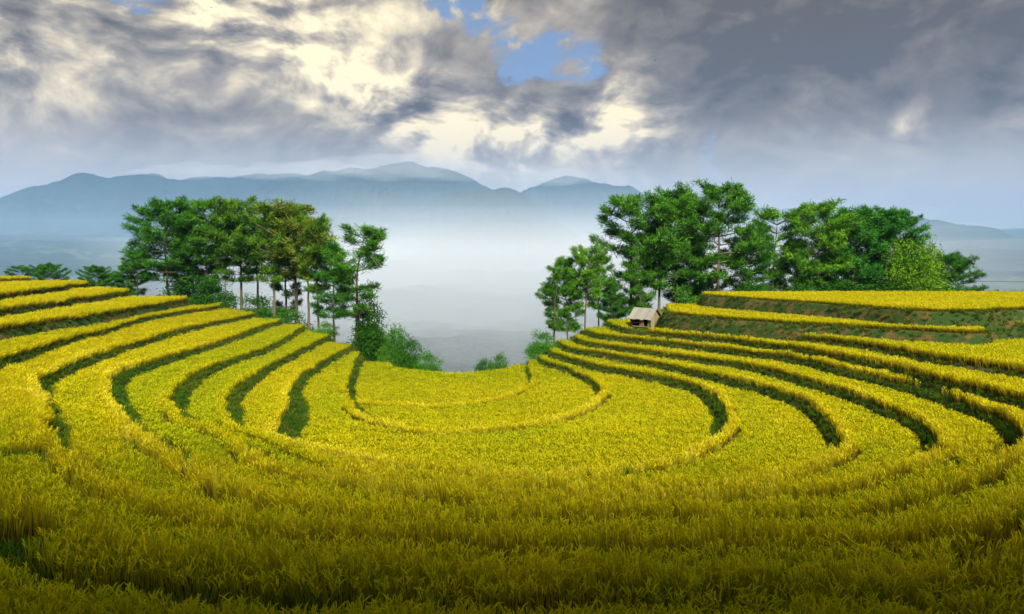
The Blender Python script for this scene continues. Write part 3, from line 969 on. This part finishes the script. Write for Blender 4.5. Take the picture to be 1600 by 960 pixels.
PINES = [make_pine(1, 14, 0.36, 3.7, 0.9, 4), make_pine(2, 14, 0.45, 3.4, 0.9, 4, 0.2), make_pine(3, 14, 0.40, 3.7, 0.3, 4, 0.1),
         make_pine(4, 14, 0.36, 3.3, 0.2, 4, 0.15), make_pine(5, 14, 0.55, 2.9, 0.8, 4, 0.25, 17), make_pine(6, 14, 0.22, 3.6, 0.1, 5, 0.1),
         make_pine(7, 14, 0.32, 2.7, 0.35, 3, 0.15), make_pine(8, 14, 0.05, 5.2, 0.5, 5, 0.05)]
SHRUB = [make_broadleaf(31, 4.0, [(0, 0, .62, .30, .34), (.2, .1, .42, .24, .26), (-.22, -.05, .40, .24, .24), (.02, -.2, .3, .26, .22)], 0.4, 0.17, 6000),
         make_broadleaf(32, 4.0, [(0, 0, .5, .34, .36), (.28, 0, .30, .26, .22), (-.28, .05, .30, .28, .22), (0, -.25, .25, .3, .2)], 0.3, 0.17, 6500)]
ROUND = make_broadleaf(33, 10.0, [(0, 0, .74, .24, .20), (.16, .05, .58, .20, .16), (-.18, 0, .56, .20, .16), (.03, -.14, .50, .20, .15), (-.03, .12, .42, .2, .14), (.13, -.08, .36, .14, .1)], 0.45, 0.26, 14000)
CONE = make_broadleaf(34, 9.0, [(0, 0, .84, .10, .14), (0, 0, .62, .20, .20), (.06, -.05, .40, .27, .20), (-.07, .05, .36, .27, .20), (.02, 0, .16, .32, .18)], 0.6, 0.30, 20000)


RIM = [(-1200, 120), (-150, 114), (0, 113), (150, 112), (205, 106), (305, 108), (350, 113), (391, 104), (431, 101), (474, 101), (507, 94), (545, 89), (569, 87), (600, 86), (640, 83), (690, 81),
       (731, 81), (780, 83), (830, 85), (850, 85), (873, 88), (900, 88), (950, 91), (1000, 93), (1110, 92), (1500, 93), (1900, 90)]
OLD_RIM = ([0, 150, 205, 305, 350, 391, 474, 507, 545, 569, 600, 640, 690, 731, 780, 830, 873, 900, 1000, 1500, 1600], [113, 112, 106, 108, 112, 107, 107, 103, 100, 102, 101, 97, 95, 95, 97, 98, 95, 93, 93, 93, 92])


def rim_depth(px):
    return float(np.interp(px, [r[0] for r in RIM], [r[1] for r in RIM]))


def plant(name, proto, px, d, top_py, label, cat, base_h, colr=(1, 1, 1), widen=1.0, rz=None, group=None, lean=(0, 0), sink=0.15):
    d = rim_depth(px) + max(d - np.interp(px, *OLD_RIM), 1.3)
    x, y = at_d(px, d)
    x = (px - 800) / F_PX * d * 1.0
    z = gz(x, y) - sink
    base_h = max(v.co.z for v in proto[1].vertices)
    r = ray(px, top_py)
    ztop = r.z / r.y * d
    s = max((ztop - z) / base_h, 0.05)
    root = bpy.data.objects.new(name, None)
    root.empty_display_size = 0.5
    root.location = (x, y, z)
    root.rotation_euler = (lean[0], lean[1], rz if rz is not None else random.uniform(0, 6.28))
    root.scale = (s * widen, s * widen, s)
    root['label'], root['category'] = label, cat
    if group:
        root['group'] = group
    col.objects.link(root)
    for nm, me in zip(('trunk', 'crown'), proto):
        o = bpy.data.objects.new(nm, me)
        o.color = tuple(colr) + (1.0,)
        o.parent = root
        col.objects.link(o)
    return root


GL, GR = 'pines of the left grove', 'pines of the right grove'
lush, deep, olive, brown, teal, fresh = (1, 1, 1), (0.7, 0.82, 0.85), (1.3, 1.0, 0.85), (2.3, 1.05, 1.3), (0.7, 0.95, 1.3), (1.5, 1.3, 1.0)
LEFT = [  # px, depth, top row, variant, colour, widen, label
    (34, 121, 413, 6, deep, 1.6, 'smallest pine top peeping over the field at the far left'),
    (80, 120, 408, 7, deep, 0.9, 'low wide bushy pine on the skyline, second from the left edge'),
    (146, 118, 412, 7, deep, 0.95, 'low spreading pine on the skyline just left of the left grove'),
    (172, 119, 424, 5, deep, 1.1, 'tiny dark pine between two low pines left of the grove'),
    (196, 116, 411, 3, deep, 1.2, 'short dark pine at the outer left foot of the left grove'),
    (214, 113, 388, 6, lush, 1.25, 'short pine with layered limbs reaching left at the edge of the left grove'),
    (262, 113, 304, 2, deep, 1.05, 'tall broad dark pine, leftmost of the tall ones in the left grove'),
    (300, 119, 330, 3, deep, 1.0, 'dark pine standing behind, between the first and second tall pines of the left grove'),
    (322, 114, 304, 0, lush, 1.0, 'tall flat topped green pine, second tall one from the left in the left grove'),
    (352, 112, 345, 1, lush, 0.9, 'pine with a pale bare trunk in front of the left grove'),
    (376, 116, 303, 0, olive, 1.0, 'tall rounded yellow green pine in the middle of the left grove'),
    (402, 119, 330, 4, deep, 1.0, 'thin dark trunked pine behind the middle of the left grove'),
    (428, 114, 309, 1, olive, 0.95, 'olive crowned tall pine beside the browned one in the left grove'),
    (447, 118, 345, 6, lush, 0.9, 'slim green pine behind the olive crowned one in the left grove'),
    (462, 116, 307, 4, brown, 1.15, 'tall pine with browned thinning crown in the left grove'),
    (481, 110, 335, 4, brown, 0.9, 'brownish pine with a thick pale trunk near the right of the left grove'),
    (497, 111, 328, 1, olive, 0.75, 'tall pine with straight bare trunk, right end of the tall row in the left grove'),
    (521, 113, 375, 3, teal, 0.9, 'mid height blue green pine left of the lone pine'),
    (557, 104, 346, 6, lush, 1.25, 'lone pine with clear trunk standing apart right of the left grove'),
]
RIGHT = [
    (866, 98, 412, 6, lush, 1.15, 'leaning small pine at the left foot of the right grove, above the rim'),
    (888, 101, 398, 3, lush, 0.85, 'small green pine second from the left in the lower clump by the rim'),
    (914, 99, 377, 1, fresh, 0.95, 'pale trunked pine, tallest of the low clump left of the hut'),
    (936, 103, 392, 4, lush, 0.9, 'thin pine at the right of the low clump left of the hut'),
    (962, 101, 440, 5, deep, 1.0, 'low dark bushy pine directly left of the hut'),
    (986, 103, 297, 6, lush, 1.15, 'tall narrow pine with ragged top, leftmost tall one of the right grove'),
    (1003, 100, 380, 3, lush, 0.8, 'shorter pine with drooping limbs right behind the hut'),
    (1030, 101, 291, 1, lush, 1.0, 'tall pine with a long pale trunk behind the hut roof'),
    (1056, 104, 283, 2, lush, 0.85, 'tall full pine between the pale trunked one and the widest one'),
    (1085, 106, 360, 5, deep, 0.9, 'dark lower pine filling the gap left of the widest pine'),
    (1122, 102, 277, 2, lush, 1.1, 'widest and highest pine of the right grove'),
    (1163, 104, 350, 3, deep, 1.0, 'dark lower pine at the right side of the widest pine'),
    (1207, 105, 317, 4, fresh, 1.1, 'slender open pine with two thin trunks showing sky around it'),
    (1240, 106, 365, 5, lush, 0.8, 'low green pine between the slender open pine and the next broad one'),
    (1278, 103, 307, 2, fresh, 1.05, 'broad bright green pine right of the slender open one'),
    (1306, 107, 345, 5, deep, 0.9, 'dark pine behind the broad bright one'),
    (1332, 104, 316, 2, teal, 1.05, 'blue green pine in the right half of the right grove'),
    (1362, 106, 318, 0, teal, 1.0, 'blue green pine just left of the last tall one'),
    (1394, 103, 319, 2, teal, 1.0, 'last tall pine of the right grove, with a leaning bare trunk'),
    (1478, 104, 389, 7, deep, 1.0, 'low wide dark pine at the right end of the right grove'),
]
for px, d, tp_, v, c, wd_, lab in LEFT:
    plant('pine_tree', PINES[v], px, d, tp_, lab, 'pine tree', 14.0, c, wd_ * 1.12, group=GL)
for px, d, tp_, v, c, wd_, lab in RIGHT:
    plant('pine_tree', PINES[v], px, d, tp_, lab, 'pine tree', 14.0, c, wd_, group=GR)
plant('broadleaf_tree', ROUND, 1424, 100, 361, 'rounded yellow green leafy tree among the pines at the right', 'tree', 9.6, (1.7, 1.35, 0.9), 0.95)
plant('cone_shaped_tree', CONE, 577, 106, 448, 'dense dark cone shaped tree behind the lone pine', 'tree', 9.0, (0.4, 0.5, 0.5), 0.7)
for px, d, tp_, v, c, wd_, lab in [
    (617, 103, 499, 0, (.75, .9, .85), 0.55, 'leafy shrub at the rim, taller of the two right of the cone shaped tree'),
    (640, 101, 518, 1, (.5, .65, .65), 0.55, 'round dark shrub at the rim beside the taller leafy one'),
    (668, 98, 545, 1, (.85, 1.0, .85), 0.85, 'low spreading shrub on the rim, last one before the open valley'),
    (598, 102, 536, 1, (1.1, 1.15, .9), 0.6, 'low light green bush below the cone shaped tree'),
    (781, 99, 548, 1, (.8, .9, .8), 0.75, 'small round bush alone on the rim right of the valley view'),
    (757, 99, 556, 0, (.6, .7, .7), 0.8, 'tiny dark bush on the rim left of the small round one'),
    (848, 97, 512, 1, (.9, 1.1, 1), 1.0, 'green bush on the rim under the leaning small pine'),
    (508, 106, 500, 1, (1.5, 1.4, 1), 1.2, 'light green bush at the foot of the left grove'),
    (450, 113, 478, 1, (.7, .8, .7), 1.2, 'dark bush under the browned pines of the left grove'),
    (400, 114, 455, 1, (.55, .7, .6), 1.2, 'dark undergrowth bush under the middle of the left grove'),
    (330, 113, 432, 1, (.45, .6, .5), 1.2, 'dark undergrowth bush under the tall flat topped pine'),
    (290, 113, 428, 1, (.4, .55, .45), 1.2, 'dark undergrowth bush under the leftmost tall pines'),
    (1075, 98, 452, 1, (.9, 1, .8), 1.0, 'green bush at the left foot of the tall right grove'),
    (1180, 100, 435, 1, (.5, .65, .55), 1.4, 'dark bush under the widest pine'),
    (1255, 100, 432, 1, (.5, .65, .55), 1.3, 'dark bush under the broad bright pine'),
    (1320, 100, 430, 1, (.45, .6, .55), 1.4, 'dark bush below the blue green pines'),
    (1375, 99, 430, 1, (.45, .6, .55), 1.4, 'dark bush below the last tall pine'),
    (1440, 100, 432, 1, (.5, .65, .5), 1.3, 'dark bush between the leafy tree and the low wide pine'),
    (1040, 86, 497, 1, (.8, .9, .8), 0.8, 'small green bush against the bank right of the hut'),
    (858, 91, 541, 1, (1.6, 1.4, 1), 1.3, 'small grassy bush at the left tip of the right terraces')]:
    plant('shrub', SHRUB[v], px, d, tp_, lab, 'shrub', 3.6, c, wd_, group='shrubs along the rim and under the groves')

# ------------------------------------------------------------------ hut
M_plank = mat_wood('weathered_planks', (0.15, 0.12, 0.06), (0.42, 0.36, 0.21))
M_darkwood = mat_wood('dark_wood', (0.03, 0.02, 0.012), (0.10, 0.065, 0.035))
M_roof = mat_wood('bleached_roof_boards', (0.17, 0.165, 0.145), (0.40, 0.385, 0.335), 5.0)
M_mat_red = mat_wood('woven_panel', (0.16, 0.07, 0.035), (0.36, 0.21, 0.12), 14.0)


def box_mesh(name, sx, sy, sz, mat):
    v = [(x * sx / 2, y * sy / 2, z * sz / 2) for x in (-1, 1) for y in (-1, 1) for z in (-1, 1)]
    f = [(0, 1, 3, 2), (4, 6, 7, 5), (0, 4, 5, 1), (2, 3, 7, 6), (0, 2, 6, 4), (1, 5, 7, 3)]
    me = bpy.data.meshes.new(name); me.from_pydata(v, [], f); me.materials.append(mat)
    return me


def box(name, parent, c, s, mat, rot=(0, 0, 0)):
    o = bpy.data.objects.new(name, box_mesh(name, *s, mat))
    o.location, o.rotation_euler, o.parent = c, rot, parent
    col.objects.link(o)
    return o


hut = bpy.data.objects.new('wooden_hut', None)
hut.location = (HUT[0], HUT[1] + 0.6, gz(*HUT) + 0.02)
hut.rotation_euler = (0, 0, R(-42))
hut.scale = (1.02, 1.02, 1.05)
hut['label'], hut['category'] = 'small weathered wooden field hut with pale board roof on the right terraces', 'hut'
col.objects.link(hut)
HL, HW, WH, RHT = 2.5, 2.1, 1.35, 2.25     # length along the ridge, width, eave height, ridge height
for sx in (-1, 1):
    for sy in (-1, 1):
        box('post', hut, (sx * HL / 2, sy * HW / 2, WH / 2 - 0.15), (0.12, 0.12, WH + 0.3), M_darkwood)
box('floor', hut, (0, 0, 0.18), (HL - 0.13, HW - 0.13, 0.06), M_darkwood)


def wall_plank(p, c, s, mat=M_plank, rot=(0, 0, 0)):
    return box('plank', p, c, s, mat, rot)


gable = bpy.data.objects.new('gable_wall', box_mesh('gable_wall', 0.03, HW - 0.14, WH - 0.05, M_darkwood))
gable.parent = hut; gable.location = (HL / 2 - 0.05, 0, WH / 2 + 0.05); col.objects.link(gable)
npl = 9
for i in range(npl):
    y = -HW / 2 + 0.18 + (HW - 0.36) * i / (npl - 1)
    top = WH + (RHT - WH) * (1 - abs(y) / (HW / 2)) - 0.16
    low = 0.02 + random.uniform(0, 0.12)
    wall_plank(gable, (0.05 + random.uniform(-.008, .008), y, (top + low) / 2 - WH / 2 - 0.05), (0.03, (HW - 0.36) / (npl - 1) - 0.025, top - low), rot=(random.uniform(-.015, .015), 0, 0))
back = box('back_wall', hut, (0, HW / 2 - 0.02, WH / 2 + 0.1), (HL - 0.14, 0.04, WH - 0.1), M_darkwood)
end = box('end_wall', hut, (-HL / 2 + 0.03, 0, WH / 2 + 0.1), (0.04, HW - 0.14, WH - 0.1), M_darkwood)
front = bpy.data.objects.new('front_wall', box_mesh('front_wall', HL - 0.13, 0.06, 0.09, M_plank))
front.parent = hut; front.location = (0, -HW / 2, 0.30); col.objects.link(front)
box('rail', front, (0, 0.004, 0.98), (HL - 0.13, 0.06, 0.08), M_darkwood)
box('rail', front, (-0.72, 0.01, 0.42), (0.92, 0.04, 0.05), M_mat_red)
wall_plank(front, (HL / 2 - 0.20, -0.02, 0.45), (0.22, 0.04, 1.0))
wall_plank(front, (-HL / 2 + 0.16, -0.02, 0.45), (0.14, 0.04, 1.0), M_darkwood)
box('woven_panel', front, (0.10, -0.005, 0.50), (0.50, 0.05, 0.92), M_mat_red)
wall_plank(front, (0.40, -0.02, 0.48), (0.09, 0.05, 0.98))
roof = bpy.data.objects.new('roof', box_mesh('roof', HL + 0.5, 0.10, 0.10, M_darkwood))
roof.parent = hut; roof.location = (0, 0, RHT - 0.09); col.objects.link(roof)
pitch = math.atan2(RHT - WH, HW / 2)
SL = (HW / 2) / math.cos(pitch) + 0.42
nb = 9
for side in (-1, 1):
    for i in range(nb):
        x = -(HL + 0.55) / 2 + (HL + 0.55) * (i + 0.5) / nb
        L = SL + random.uniform(-0.06, 0.08)
        cx = math.cos(pitch) * L / 2; cz = -math.sin(pitch) * L / 2
        box('roof_board', roof, (x, side * cx, cz + 0.11 + random.uniform(-.008, .008)), ((HL + 0.55) / nb - 0.015, L, 0.03), M_roof, (-side * pitch, 0, 0))
for sx in (-1, 1):
    for side in (-1, 1):
        box('rafter', roof, (sx * HL / 2, side * math.cos(pitch) * SL / 2, -math.sin(pitch) * SL / 2 + 0.035), (0.07, SL - 0.1, 0.07), M_darkwood, (-side * pitch, 0, 0))

# ------------------------------------------------------------------ wire seen beyond the right grove
V, Fc = [], []
p0, p1 = np.array([56.0, 112.0, -3.6]), np.array([118.0, 104.0, -3.4])
tube(V, Fc, [p0 + (p1 - p0) * t + np.array([0, 0, -1.0 * 4 * t * (1 - t) * 0.35]) for t in np.linspace(0, 1, 25)], [0.03] * 25, 5)
mm, gg, out = mat_new('cable'); principled(gg, out, (0.02, 0.02, 0.022), 0.6)
link('overhead_wire', mesh_np('overhead_wire', np.array(V), np.array(Fc)), mm, label='thin dark wire hanging right of the right grove', category='wire')

# ------------------------------------------------------------------ air


def volume_box(name, lo, hi, colr, dens, aniso, label):
    c = [(a + b) / 2 for a, b in zip(lo, hi)]
    m, gg, out = mat_new(name)
    v = gg.n('ShaderNodeVolumePrincipled')
    v.inputs['Color'].default_value = colr + (1,)
    v.inputs['Density'].default_value = dens
    v.inputs['Anisotropy'].default_value = aniso
    gg.t.links.new(v.outputs[0], out.inputs['Volume'])
    o = link(name, box_mesh(name, *[b - a for a, b in zip(lo, hi)], m), None, kind='stuff', label=label)
    o.location = c
    return o


volume_box('haze', (-9200, -200, -420), (9200, 9300, 720), (0.22, 0.47, 0.95), 0.00009, -0.1, 'blue haze in the air over the valley')
for z0, z1, y0, x0, x1, dens, tone in ((-410, 26, 1000, -600, 800, 0.00088, 0.90), (27, 52, 1100, -560, 760, 0.00070, 0.90), (53, 82, 1200, -520, 720, 0.00048, 0.90),
                                       (83, 118, 1300, -480, 680, 0.00027, 0.90), (119, 170, 1400, -440, 640, 0.00011, 0.90), (-411, 210, 1150, -4500, 4500, 0.00016, 0.52)):
    volume_box('valley_mist', (x0, y0, z0), (x1, 4300 + (tone < 0.6) * 50, z1), (tone, 0.5 + tone / 2, 1.0), dens, -0.35, 'white mist lying in the valley, thinning upwards')


def cloud_wisp(px, py, d, rx, ry, rz, dens, label, seed):
    """a rag of cloud lying on the mountain tops: a lumpy closed shell filled with thin white vapour"""
    import bmesh
    bm = bmesh.new()
    bmesh.ops.create_icosphere(bm, subdivisions=4, radius=1.0)
    r = np.random.default_rng(seed)
    ph = r.uniform(0, 6.28, (6, 3)); fr = r.uniform(1.2, 3.6, (6, 3))
    for v in bm.verts:
        k = 1 + 0.13 * sum(math.sin(fr[i, 0] * v.co.x * 2 + ph[i, 0]) * math.sin(fr[i, 1] * v.co.y * 2 + ph[i, 1]) * math.cos(fr[i, 2] * v.co.z * 2 + ph[i, 2]) for i in range(6))
        v.co = Vector((v.co.x * rx * k, v.co.y * ry * k, v.co.z * rz * k))
    me = bpy.data.meshes.new('cloud_wisp'); bm.to_mesh(me); bm.free()
    m, gg, out = mat_new('cloud_vapour')
    v = gg.n('ShaderNodeVolumePrincipled')
    v.inputs['Color'].default_value = (0.93, 0.96, 1.0, 1); v.inputs['Density'].default_value = dens; v.inputs['Anisotropy'].default_value = -0.2
    gg.t.links.new(v.outputs[0], out.inputs['Volume'])
    o = link('cloud_wisp', me, m, kind='stuff', label=label)
    q = ray(px, py); t = d / q.y
    o.location = q * t


cloud_wisp(640, 262, 4500, 520, 300, 75, 0.0010, 'thin cloud wrapped round the top of the middle mountain', 3)
cloud_wisp(480, 268, 4800, 480, 300, 60, 0.0010, 'thin cloud lying on the ridge left of the middle mountain', 4)
cloud_wisp(860, 276, 5200, 330, 260, 60, 0.0011, 'thin cloud on the saddle right of the middle mountain', 5)
cloud_wisp(300, 268, 5200, 420, 260, 45, 0.0009, 'thin cloud along the left mountain ridge', 6)

# ------------------------------------------------------------------ birds
M_bird, gg, out = mat_new('dark_feathers'); principled(gg, out, (0.015, 0.014, 0.014), 0.8)
for px, py, d, rz, flap, lab in [(330, 12, 190, 0.4, 0.25, 'tiny dark bird high in the sky, leftmost of three'), (367, 39, 170, -0.9, 0.1, 'tiny dark bird just below the leftmost one'),
                                 (1023, 95, 210, 1.2, 0.3, 'tiny dark bird against the dark cloud on the right')]:
    r = ray(px, py); t = d / r.y
    b = bpy.data.objects.new('bird', None)
    b.location, b.rotation_euler = r * t, (0, 0.1, rz)
    b['label'], b['category'], b['group'] = lab, 'bird', 'birds in the sky'
    col.objects.link(b)
    V, Fc = [], []
    tube(V, Fc, [np.array(p) for p in [(0, -.16, 0), (0, -.12, 0), (0, 0, .01), (0, .12, .02), (0, .17, .03), (0, .22, .03)]], [.01, .035, .05, .035, .03, .008], 6)
    Fc.append(tuple(range(5, -1, -1))); base = len(V)
    mb = bpy.data.meshes.new('body'); mb.from_pydata([tuple(v) for v in V], [], Fc); link('body', mb, M_bird, b)
    mt = bpy.data.meshes.new('tail'); mt.from_pydata([(-.02, -.12, 0), (.02, -.12, 0), (.06, -.28, 0), (-.06, -.28, 0), (0, -.12, .012), (0, -.28, .006)], [], [(0, 1, 2, 5, 3), (0, 4, 1), (1, 4, 5, 2), (4, 0, 3, 5)]); link('tail', mt, M_bird, b)
    for sd in (-1, 1):
        w = [(0.03, .08, .02), (.24, .13, .02 + flap * .22), (.48, .02, .02 + flap * .3), (.25, -.04, .02 + flap * .2), (.03, -.08, .02)]
        w = [(x * sd, y, z) for x, y, z in w]
        w2 = [(x, y, z - 0.012) for x, y, z in w]
        mw = bpy.data.meshes.new('wing')
        mw.from_pydata(w + w2, [], [(0, 1, 3, 4), (1, 2, 3), (9, 8, 6, 5), (8, 7, 6)] + [(i, (i + 1) % 5, (i + 1) % 5 + 5, i + 5) for i in range(5)])
        link('wing', mw, M_bird, b)
